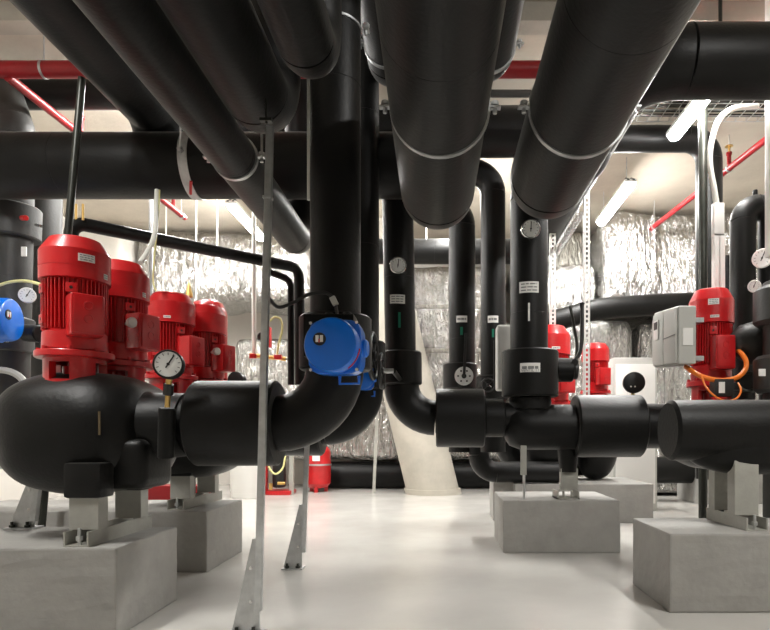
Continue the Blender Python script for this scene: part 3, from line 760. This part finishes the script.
cable('power_cable', 'thick orange power cable looping round the foot of the red motor', [P(686,367,4.95),P(692,371,4.85),P(703,377,4.78),P(720,380.5,4.78),P(736,378,4.8),P(745,370,4.85),P(746,361,4.88),P(740,352,4.95),P(735,350,5.08)], .02, 'orange')
cable('control_cable', 'thin orange control cable drooping to the terminal block on the pump', [P(701,374,4.78),P(706,387,4.72),P(716,397,4.7),P(727,401,4.7),P(737,398,4.7),P(741,390,4.72),P(738,383,4.78)], .008, 'orange')
tb = thing('terminal_block', 'small black terminal block with white label at the motor foot', 'box', P(722,396,4.75))
obj('block_body', MB().box(P(715,396,4.75), P(728,380,4.85)), 'black_plastic', tb, bevel=.004)
obj('block_label', MB().box(P(719,393,4.745), P(724.5,382,4.752)), 'white_plastic', tb)
obj('bracket', MB().box(P(728,390,4.78), P(738,383,4.83)), 'black_plastic', tb, bevel=.004)
hose = thing('hose_coil', 'black flexible hose end with coiled steel ring by the motor', 'hose', P(748,388,4.9))
obj('coil', MB().torus(P(748,382,4.85), (-.3,-1,.1), .075, .016, 28, 8).torus(P(749,383,4.95), (-.3,-1,.1), .07, .014, 28, 8), 'dark_steel', hose)
obj('hose_end', MB().tube(smooth_path([P(748,382,4.88),P(752,384,5.1),P(760,384,5.25)]), .066, 20), 'black_plastic', hose)
# U pipe and neighbours
q1 = P(742,400,5.6); q2 = P(743,205,5.6); q3 = P(771,205,5.6); q4 = P(772,400,5.6)
tU = pipe('insulated_pipe', 'black pipe bent into an upside-down U with a small vent stub', [q1,q2+Vector((0,0,-.02)),q3+Vector((0,0,-.02)),q4], .112, R=.1305, n=40)
obj('vent_stub', MB().cyl(P(756,206,5.6), P(755,190,5.6), .022, 14, ch=.004), 'insulation', tU)
pipe('insulated_pipe', 'short black pipe end standing behind the upside-down U pipe', [(P(727,0,6.6).x,6.6,0),P(727,272,6.6)], .09, n=28)
thinpipe('vent_pipe', 'thin black vent standing on the short pipe end', [P(727,275,6.6),P(727,256,6.6)], .035, 'insulation')
t9 = pipe('insulated_pipe', 'grey-lit insulated upright with two collars at the edge beside the U pipe', [(2.72,4.7,0),(2.72,4.7,Z(1.2))], .17, m='insulation_grey_lit', n=40)
cover(t9, (2.72,4.7,Z(.86)), (2.72,4.7,Z(1.16)), .24, m='insulation_grey_lit', name='valve_cover', ch=.03)
cover(t9, (2.72,4.7,Z(.33)), (2.72,4.7,Z(.62)), .24, m='insulation_grey_lit', name='valve_cover', ch=.03)
obj('reducer', MB().tube([(2.9,5.08,Z(.74)),(2.76,5.06,Z(.76)),(2.64,5.05,Z(.775)),(2.54,5.04,Z(.775)),(2.46,5.04,Z(.76)),(2.43,5.04,Z(.755))], [.15,.17,.185,.15,.09,.04], 36), 'insulation_grey_lit', t9)
gauge(tU, P(762,258,5.3), (-.9,-1,0), .085, .4, rim='white_plastic', depth=.03)
gauge(tU, P(754,286,5.35), (-.9,-1,0), .055, .4, rim='white_plastic', depth=.03)
obj('gauge_stem', MB().cyl(P(763,258,5.31), P(771,258,5.55), .014, 8).cyl(P(755,286,5.36), P(768,286,5.55), .012, 8), 'dark_steel', tU)
obj('tag', MB().box(P(759,376,4.43), P(765,369,4.44)), 'white_plastic', t9)
tag(obj('cable_trunking', MB().box((P(764.5,0,4.76).x, 4.6, Z(1.4)), (P(764.5,0,4.76).x+.2, 4.76, CEIL)), 'white_plastic', bevel=.008), 'wide white cable trunking dropping from the ceiling beside the U pipe', 'trunking')

# poles, conduits, white cable
tag(obj('support_pole', MB().cyl((P(703,0,5.9).x,5.9,0), (P(703,0,5.9).x,5.9,CEIL), .042, 20), 'dark_steel'), 'dark steel pole behind the red motor with orange cables', 'pole')
cable('white_cable', 'white cable curving from the cable tray down into the upright conduit', [P(757,106,5.7),P(744,107,5.6),P(730,110,5.5),P(718,122,5.45),P(711,145,5.45),P(710,165,5.45),P(714,188,5.45),P(717,207,5.45)], .026, 'cable_white')
t = thing('conduit', 'slotted white conduit rising behind the red motor to the white cable', 'conduit', P(718,300,5.45))
obj('conduit_sleeve', MB().box(P(714,236,5.42), P(721.5,205,5.48)), 'white_plastic', t, bevel=.006)
obj('conduit_channel', MB().box(P(714.5,300,5.42), P(717,236,5.48)).box(P(719.5,300,5.42), P(722,236,5.48)).box(P(714.5,300,5.475), P(722,236,5.48)), 'white_plastic', t)
obj('conduit_slot', MB().box(P(717,262,5.46), P(719,238,5.474)), 'black_plastic', t)
tag(obj('support_pole', MB().cyl(P(82,78,4.2), (P(37,0,4.2).x,4.2,0), .025, 20), 'dark_steel'), 'leaning dark steel pole in front of the long cross pipe behind the nearest motor', 'pole')
tag(obj('conduit_pole', MB().cyl(P(309,200,3.6), (P(309,0,3.6).x,3.6,CEIL), .012, 12), 'cable_white'), 'thin white conduit beside the top of the big actuator upright', 'conduit')

def foot_pole(label, base, top, gw, gh, pole_dx, flat=True):
    base = Vector(base); t = thing('strut_pole', label, 'pole', base, 'galvanized strut poles with gusset feet')
    X, Y = base.x, base.y
    b = MB(); a0 = Vector((X+pole_dx, Y-.03, .13 if base.z < .1 else base.z+.05)); top = Vector(top)
    b.bar(a0, top, .034, .034, (0,1,0))
    obj('strut', b, 'galvanized', t, bevel=.004)
    z0 = base.z
    g = MB().plate([(X-gw/2, z0+.008), (X+gw/2, z0+.008), (X+gw/2+pole_dx*.0+.0, z0+gh*.0+.02), (X+pole_dx-.012, z0+gh), (X+pole_dx-.035, z0+gh)], Y-.004, Y+.004, 'y')
    gp = obj('gusset_plate', g, 'galvanized', t, smooth=False)
    obj('flange', MB().bar((X-gw/2, Y+.02, z0+.01), (X+pole_dx-.035, Y+.02, z0+gh), .04, .006, (1,0,0)), 'galvanized', gp, smooth=False)
    obj('foot_plate', MB().box((X-gw/2-.01, Y-.04, z0), (X+gw/2+.01, Y+.07, z0+.01)), 'galvanized', t)
    for s in (-.3, .3):
        obj('anchor_bolt', MB().cyl((X+s*gw, Y-.02, z0+.01), (X+s*gw, Y-.02, z0+.045), .009, 8).cyl((X+s*gw, Y-.02, z0+.012), (X+s*gw, Y-.02, z0+.026), .017, 6), 'dark_steel', t)
    for z in (.35, .7):
        obj('rivet', MB().cyl((X+pole_dx-.045, Y-.01, z0+gh*z), (X+pole_dx-.045, Y-.002, z0+gh*z), .008, 8), 'chrome', t)
    return t
t = foot_pole('galvanized pole on a tall gusset foot holding up the bent overhead pipe', (P(246,0,3.0).x, 3.0, 0), P(270,127,2.97), .14, .48, .07)
obj('pipe_saddle', MB().box((-.89,2.955,Z(1.55)),(-.83,2.985,Z(1.565))).cyl((-.86,2.97,Z(1.54)),(-.86,2.97,Z(1.66)),.006,8), 'dark_steel', t)
obj('strut_joint', MB().cbox(P(268,198,2.97), (.042,.042,.012)), 'galvanized', t)
t = foot_pole('galvanized pole on a gusset foot standing beside the far white bucket', (P(293,0,4.48).x, 4.48, 0), P(307,445,4.44), .135, .48, .085)
foot_pole('short galvanized gusset foot at the back edge of the first plinth', (P(22,0,3.55).x, 3.55, BH), P(41,460,3.5), .15, .33, .09)

# ------------------------------------------------------------------ left-hand pipes near the wall
tL = pipe('insulated_pipe', 'grey-lit upright with a thick collar and small red plug beside the motor', [P(10,420,5.4),P(17,130,5.4),(P(18,0,5.78).x,5.6,Z(3.2))], .145, m='insulation_grey_lit', n=40)
cover(tL, P(12,239,5.4), P(13,207,5.4), .225, m='insulation_grey_lit', name='valve_cover')
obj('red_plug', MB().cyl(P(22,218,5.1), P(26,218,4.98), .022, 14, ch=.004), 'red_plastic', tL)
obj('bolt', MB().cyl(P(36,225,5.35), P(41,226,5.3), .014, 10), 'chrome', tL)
cover(tL, P(8,352,5.4), P(9,318,5.4), .20, m='insulation_grey_lit', name='valve_cover')
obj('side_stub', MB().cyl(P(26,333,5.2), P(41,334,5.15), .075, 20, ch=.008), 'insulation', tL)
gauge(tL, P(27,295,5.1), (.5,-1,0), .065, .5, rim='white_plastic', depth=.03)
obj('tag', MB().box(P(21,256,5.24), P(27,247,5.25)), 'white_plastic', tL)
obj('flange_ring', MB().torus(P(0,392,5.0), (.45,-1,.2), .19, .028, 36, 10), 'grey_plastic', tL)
pipe('insulated_pipe', 'dark upright between the collared pipe and the nearest motor', [P(44,420,6.2),P(47,168,6.2),P(47,168,6.2)+Vector((-1,.3,0))], .145, m='insulation_grey_lit', n=40)
tD = pipe('insulated_pipe', 'slim black pipe running slantwise before the foil duct, turning down', [P(71,300,4.6),P(71,222,4.6),P(299,268,6.0),P(300,385,6.0)], .052, R=.1, n=24, sect=1.4)
b = MB()
for x in (76, 83): b.cyl(P(x,220,4.6), P(x,204,4.6), .009, 8)
obj('sensor_pins', b, 'brass', tD)
thinpipe('thin_pipe', 'thin black riser beside the end of the slanting slim pipe', [P(291,385,6.1),P(291,280,6.1),P(270,272,6.05)], .035, 'insulation', R=.1)
cable('earth_cable', 'white and yellow cable hanging from the cross pipe to the second motor', [P(157,190,4.75),P(156,215,4.7),P(155,232,4.6),P(150,247,4.4),P(140,263,4.2)], .018, 'cable_white')
cable('earth_cable', 'yellow-green earth wire beside the white hanging cable', [P(159.5,190,4.75),P(158.5,215,4.72),P(155,250,4.75),P(153,280,4.75),P(156,291,4.75)], .006, 'yellow')
cable('sensor_cable', 'pale yellow sensor cable reaching across to the nearest motor', [P(-6,287,4.8),P(10,282,4.6),P(26,281,4.3),P(42,285,3.7)], .011, 'yellow')
thinpipe('conduit', 'grey conduit rising between the second and third red motors', [(P(151,0,6.3).x,6.3,0),(P(151,0,6.3).x,6.3,CEIL)], .022, 'galvanized', cat='conduit')

# hanger rods at the back left
for i, (x, y0, y1, Y, lab) in enumerate([(166,200,236,9.4,'thin rod hanging beside the white and yellow cable'),(217,195,292,9.0,'thin pale rod hanging in front of the foil duct'),(196,238,300,8.6,'short thin rod below the slanting slim pipe'),(254,268,356,6.32,'pale thin pipe dropping to the brass manifold')]):
    tag(obj('hanger_rod', MB().cyl(P(x,y1,Y), (P(x,0,Y).x, Y, CEIL), .012 if i < 3 else .024, 8), 'cable_white'), lab, 'rod')
v = thing('air_vent', 'small brass air vent peeking out above the third red motor', 'valve', P(189,296,5.0))
obj('vent_body', MB().lathe([(.012,0),(.03,.01),(.03,.03),(.022,.06),(.012,.1),(.006,.14)], P(189,298,5.0), (0,0,1), 14), 'brass', v)
# manifold with red handles
mf = thing('brass_manifold', 'small brass manifold with red handles before the foil wall', 'valve', P(268,362,6.3))
obj('manifold_pipe', MB().cyl(P(250,355,6.3), P(286,359,6.3), .022, 12), 'brass', mf)
obj('red_handle', MB().cbox(P(253,356,6.25), (.07,.04,.05)), 'red_plastic', mf, bevel=.008)
obj('red_handle', MB().cbox(P(278,357,6.25), (.08,.04,.05)), 'red_plastic', mf, bevel=.008)
obj('red_meter', MB().box(P(268,347,6.3), P(272,328,6.4)), 'red_plastic', mf, bevel=.008)
obj('black_knob', MB().cyl(P(262,337,6.3), P(262,337,6.4), .05, 16, ch=.006), 'black_plastic', mf)
obj('wall_bracket', MB().cyl(P(286,359,6.3), P(291,359,6.1), .012, 10), 'dark_steel', mf)
cable('yellow_tube', 'thin yellow tube looping above the brass manifold', [P(270,321,6.3),P(275,317,6.3),P(281,320,6.3),P(282,330,6.3),P(279,343,6.3),P(277,355,6.3)], .012, 'yellow')
g = thing('pressure_gauge', 'black-backed round gauge just above the first flange cover', 'gauge', P(239,392,4.9))
obj('gauge_body', MB().lathe([(.06,0),(.074,.01),(.074,.05),(.06,.055)], P(239,381,4.9), (-.3,-1,0), 28), 'black_plastic', g)
obj('gauge_stem', MB().cyl(P(239,383,4.95), P(239,405,4.85), .014, 10), 'brass', g)
g = thing('pressure_gauge', 'black round gauge back in front of the beige cabinet', 'gauge', P(633,392,5.6))
obj('gauge_body', MB().lathe([(.06,0),(.098,.01),(.098,.06),(.085,.065)], P(633,383,5.6), (-.1,-1,0), 32), 'black_plastic', g)
obj('gauge_screws', MB().cyl(P(631,386.5,5.5),P(631,386.5,5.55),.008,8).cyl(P(635,386.5,5.5),P(635,386.5,5.55),.008,8), 'chrome', g)
obj('gauge_stem', MB().cyl(P(633,390,5.6), P(633,412,5.45), .018, 10), 'brass', g)

# ------------------------------------------------------------------ slotted struts and cable trays
def slotted(label, x, y0, y1, Y, wpx):
    a = P(x, y1, Y); b_ = P(x, y0, Y); w_ = S(wpx, Y); t = thing('slotted_strut', label, 'strut', a, 'white slotted struts')
    b = MB(); z0, z1 = a.z, b_.z; X = a.x
    b.box((X-w_/2, Y, z0), (X-w_*.16, Y+.004, z1)).box((X+w_*.16, Y, z0), (X+w_/2, Y+.004, z1))
    z = z0
    while z < z1:
        b.box((X-w_*.16, Y, z), (X+w_*.16, Y+.004, z+.022)); z += .05
    b.box((X-w_/2, Y, z0), (X-w_/2+.004, Y+.04, z1)).box((X+w_/2-.004, Y, z0), (X+w_/2, Y+.04, z1))
    obj('slotted_channel', b, 'white_plastic', t, smooth=False)
    return t
slotted('white slotted strut close behind the labelled upright with two stickers', 553, 228, 372, 7.2, 6)
slotted('white slotted strut standing beside the black valve levers', 587, 190, 402, 6.2, 6.5)
def basket(label, x0, x1, y0, y1, z, h=.06, along='y', step=.1):
    t = thing('wire_tray', label, 'cable tray', ((x0+x1)/2, y0, z)); b = MB()
    if along == 'y':
        for x in [x0 + (x1-x0)*k/5 for k in range(6)]: b.bar((x,y0,z),(x,y1,z),.006,.006)
        for x in (x0, x1): b.bar((x,y0,z+h),(x,y1,z+h),.006,.006)
        y = y0
        while y < y1:
            b.bar((x0,y,z),(x1,y,z),.006,.006); b.bar((x0,y,z),(x0,y,z+h),.006,.006); b.bar((x1,y,z),(x1,y,z+h),.006,.006); y += step
    else:
        for y in [y0 + (y1-y0)*k/5 for k in range(6)]: b.bar((x0,y,z),(x1,y,z),.006,.006)
        for y in (y0, y1): b.bar((x0,y,z+h),(x1,y,z+h),.006,.006)
        x = x0
        while x < x1:
            b.bar((x,y0,z),(x,y1,z),.006,.006); b.bar((x,y0,z),(x,y0,z+h),.006,.006); b.bar((x,y1,z),(x,y1,z+h),.006,.006); x += step
    obj('wire_mesh', b, 'galvanized', t, smooth=False)
    for f_ in (.15, .85):
        if along == 'y': obj('hanger_rod', MB().cyl((x1, y0+(y1-y0)*f_, z), (x1, y0+(y1-y0)*f_, CEIL), .006, 8), 'galvanized', t)
        else: obj('hanger_rod', MB().cyl((x0+(x1-x0)*f_, y1, z), (x0+(x1-x0)*f_, y1, CEIL), .006, 8), 'galvanized', t)
    return t
basket('wire mesh cable tray along the depth beneath the ceiling by the slotted struts', 1.46, 1.54, 6.3, 9.0, Z(2.34))
t = basket('wide wire mesh cable tray under the ceiling behind the thick cross pipe', 1.9, 6.3, 5.95, 6.55, Z(3.42), along='x', step=.12)
b = MB()
for k in range(6): b.cyl((1.9, 6.0+.09*k, Z(3.44)), (6.3, 6.0+.09*k+.02, Z(3.44)), .018, 8)
obj('cable_bundle', b, 'dark_steel', t)
thinpipe('conduit', 'thin conduit along the ceiling above the red sprinkler main', [(XL+.02,5.9,CEIL-.06),(XR-.02,5.9,CEIL-.06)], .02, 'galvanized', cat='conduit')
thinpipe('grey_pipe', 'grey pipe running just beneath the red sprinkler main', [(-.5,5.8,Z(3.3)),(2.2,5.8,Z(3.3))], .035, 'insulation_grey_lit')

# ------------------------------------------------------------------ foil ducts at the back
def foil_box(label, x0, x1, y0, y1, z0, z1, m='foil', bev=.12, amp=.03, seed=0, tapes=(), htapes=(), fq=3.0, group='foil-wrapped ducts'):
    t = thing('foil_duct', label, 'duct', ((x0+x1)/2, y0, z0), group)
    bm = bmesh.new(); bmesh.ops.create_cube(bm, size=1)
    for v in bm.verts: v.co = Vector((x0 if v.co.x < 0 else x1, y0 if v.co.y < 0 else y1, z0 if v.co.z < 0 else z1))
    bmesh.ops.bevel(bm, geom=bm.edges[:], offset=bev, segments=4, affect='EDGES', profile=.5)
    step = .07
    for axis in range(3):
        lo = (x0, y0, z0)[axis]; hi = (x1, y1, z1)[axis]
        if axis == 1: st = .25
        else: st = step
        k = int((hi - lo - 2*bev) / st)
        for i in range(1, k):
            co = Vector((0,0,0)); co[axis] = lo + bev + (hi-lo-2*bev)*i/k; no = Vector((0,0,0)); no[axis] = 1
            bmesh.ops.bisect_plane(bm, geom=bm.verts[:]+bm.edges[:]+bm.faces[:], plane_co=co, plane_no=no)
    bm.normal_update()
    off = Vector((seed*13.7, seed*3.1, seed*7.7))
    for v in bm.verts:
        p = Vector((v.co.x*fq, v.co.y*fq, v.co.z*fq*.55)) + off
        d = noise.noise(p*.5)*1.6 + (1-abs(noise.noise(p*1.7)))*.7 + noise.noise(p*3.3)*.5
        v.co += v.normal * (d-.5) * amp
    me = bpy.data.meshes.new('foil_jacket'); bm.to_mesh(me); bm.free()
    base = LOC[t.name]
    for v in me.vertices: v.co -= base
    me.polygons.foreach_set('use_smooth', [True]*len(me.polygons)); me.materials.append(MAT[m])
    o = bpy.data.objects.new('foil_jacket', me); COL.objects.link(o); o.parent = t; LOC[o.name] = base
    for x in tapes:
        obj('foil_tape', MB().box((x-.035, y0-.035, z0+bev*.6), (x+.035, y0+.02, z1-bev*.6)), 'foil', t, bevel=.008)
    for z in htapes:
        obj('foil_tape', MB().box((x0+bev*.6, y0-.03, z-.035), (x1-bev*.6, y0+.02, z+.035)), 'foil_dull', t, bevel=.008)
    return t
foil_box('silver foil duct high behind the red motors and the slanting slim pipe', -5.25, -2.2, 10.3, 11.6, Z(2.28), Z(3.52), seed=1, bev=.25, amp=.05, tapes=(-4.4,-3.3))
foil_box('silver foil duct low behind the last red motor and brass manifold', -3.75, -.75, 11.0, 12.0, Z(-.45), Z(1.76), seed=2, amp=.04, tapes=(-2.6,))
foil_box('silver foil duct with grey bands behind the gauge upright and lever dial', -.6, 1.22, 11.0, 12.0, Z(-.46), Z(3.1), seed=3, amp=.025, htapes=(Z(.75), Z(1.55), Z(2.35)), fq=4)
foil_box('dull foil-faced duct side between the strut and bright foil', 1.3, 2.5, 10.3, 11.9, Z(2.76), Z(3.52), m='foil_dull', seed=4, amp=.015)
foil_box('bright silver foil duct just right of the labelled upright', 1.4, 2.52, 9.7, 11.0, Z(1.98), Z(2.75), seed=5, amp=.03, htapes=())
foil_box('large silver foil duct behind the fluorescent lamp and sprinkler branch', 2.6, 5.9, 9.45, 11.5, Z(2.02), Z(3.52), seed=6, amp=.04, tapes=(3.35, 4.4))
foil_box('silver foil bend above the beige cabinet and small red motor', 1.6, 3.15, 9.7, 11.0, Z(-.98), Z(1.88), seed=7, bev=.2, amp=.045)
foil_box('tall silver foil duct below the grey inverter box', 3.25, 5.7, 9.8, 11.4, Z(-.95), Z(1.8), seed=8, amp=.04, tapes=(3.7, 4.5))
t = thing('insulated_pipe', 'black curved tube put in for the shadow gap between the upper and lower foil ducts', 'pipe', P(548,322,9.3))
obj('gap_shade', MB().tube(smooth_path([P(535,326,9.2),P(565,318,9.25),P(600,309,9.3),P(650,305,9.3),P(700,303,9.3)]), .165, 28), 'insulation', t)  # black tube stands in for the dark shade between the ducts
pipe('insulated_pipe', 'thick black pipe lying on the floor along the back wall', [(-2.4,11.25,.255),(1.5,11.25,.255)], .25, n=36)
pipe('insulated_pipe', 'black pipe lying on the floor behind the hollow channel plinth', [P(590,470,9.0),P(706,470,9.0)], .2, n=36)
tag(obj('wall_box', MB().box((-6.1,10.0,Z(2.85)), (-5.32,11.9,Z(3.45))), 'wall', bevel=.12, seg=4), 'white plastered duct end high by the back wall', 'duct')
# beige cabinet
cb = thing('cabinet', 'beige switch cabinet behind the black gauge back', 'cabinet', (2.28,7.9,0))
obj('cabinet_body', MB().box((2.28,7.9,0),(2.86,8.4,Z(1.02))), 'grey_plastic', cb, bevel=.015)
obj('cabinet_door', MB().box((2.31,7.88,.1),(2.83,7.9,Z(.93))), 'white_plastic', cb, bevel=.006)

# ------------------------------------------------------------------ floor things at the back
bk = thing('bucket', 'white plastic bucket on the floor behind the thin galvanized pole', 'bucket', (P(246,0,9.6).x, 9.6, 0))
bc = P(246,0,9.6)
obj('bucket_body', MB().lathe([(.215,.0),(.225,.02),(.228,.10),(.235,.11),(.245,.52),(.25,.54),(.24,.54)], (bc.x,9.6,0), (0,0,1), 36), 'white_plastic', bk)
ex = thing('expansion_vessel', 'red expansion vessel on feet beside the pump skid', 'tank', (P(318,0,10.6).x, 10.6, 0))
ec = P(318,0,10.6).x
obj('vessel_shell', MB().lathe([(.05,.06),(.16,.08),(.22,.15),(.225,.45),(.23,.46),(.23,.5),(.225,.51),(.22,.72),(.16,.80),(.05,.83)], (ec,10.6,0), (0,0,1), 36), 'red', ex)
obj('vessel_band', MB().ring((ec,10.6,.48),(0,0,1),.226,.236,.03), 'galvanized', ex)
obj('vessel_label', MB().box((ec-.05,10.36,.55),(ec+.08,10.38,.67)), 'white_plastic', ex)
for a in (.5, 2.6, 4.7): obj('foot', MB().box((ec+.15*math.cos(a)-.03,10.6+.15*math.sin(a)-.03,0),(ec+.15*math.cos(a)+.03,10.6+.15*math.sin(a)+.03,.12)), 'red', ex)
sk = thing('pump_skid', 'small red pump skid with black motor and yellow hose near the bucket', 'pump', (P(276,0,10.2).x, 10.2, 0))
sx = P(276,0,10.2).x
obj('skid_frame', MB().box((sx-.24,9.95,0),(sx+.3,10.4,.07)).box((sx-.24,9.98,.07),(sx-.1,10.1,.75)), 'red', sk, bevel=.01)
obj('skid_motor', MB().cyl((sx+.08,10.1,.12),(sx+.08,10.1,.62),.11,24,ch=.02), 'black_plastic', sk)
obj('skid_post', MB().box((sx+.26,10.05,.0),(sx+.33,10.12,.75)), 'grey_paint', sk)
obj('skid_fittings', MB().cyl((sx-.02,9.96,.09),(sx-.02,9.96,.2),.03,10).cyl((sx+.1,9.94,.2),(sx+.22,9.94,.2),.025,10), 'brass', sk)
obj('yellow_hose', MB().tube(smooth_path([(sx-.05,9.9,.7),(sx-.03,9.88,.48),(sx+.08,9.86,.36),(sx+.2,9.88,.46),(sx+.24,9.9,.7)]), .016, 8), 'yellow', sk)
tag(obj('vessel_strut', MB().bar((P(378,0,11).x,11.0-.7,0),(P(382,0,11).x,10.3,Z(.7)),.05,.04,(0,1,0)), 'grey_paint'), 'thin grey strut standing in front of the raking column foot', 'strut')
tag(obj('red_beam', MB().box((-2.9,5.9,.34),(-2.3,6.1,.5)), 'red_pipe', bevel=.01), 'short red beam low behind the first pump legs', 'beam')

rv = thing('red_vessel', 'tall smooth red vessel with domed top behind the rearmost red motor', 'tank', (-2.17, 5.62, 0))
obj('vessel_shell', MB().lathe([(.05,1.15),(.15,1.16),(.17,1.20),(.17,2.12),(.165,2.16),(.13,2.23),(.06,2.26)], (-2.17,5.62,0), (0,0,1), 36), 'red', rv, sharp=50)
for dx, dy in ((-.1, -.1), (.1, -.1), (0, .13)): obj('leg', MB().cyl((-2.17+dx,5.62+dy,0), (-2.17+dx,5.62+dy,1.2), .022, 12), 'dark_steel', rv)

fr = thing('support_rail', 'galvanized rail joining the short gusset foot behind the first pump', 'rail', (-2.5, 3.6, BH))
obj('rail', MB().bar((-3.4,3.62,Z(-.17)), (-2.36,3.62,Z(-.17)), .05, .07), 'galvanized', fr, bevel=.005)
obj('rail_post', MB().box((-3.35,3.6,BH), (-3.30,3.64,Z(-.2))), 'galvanized', fr)
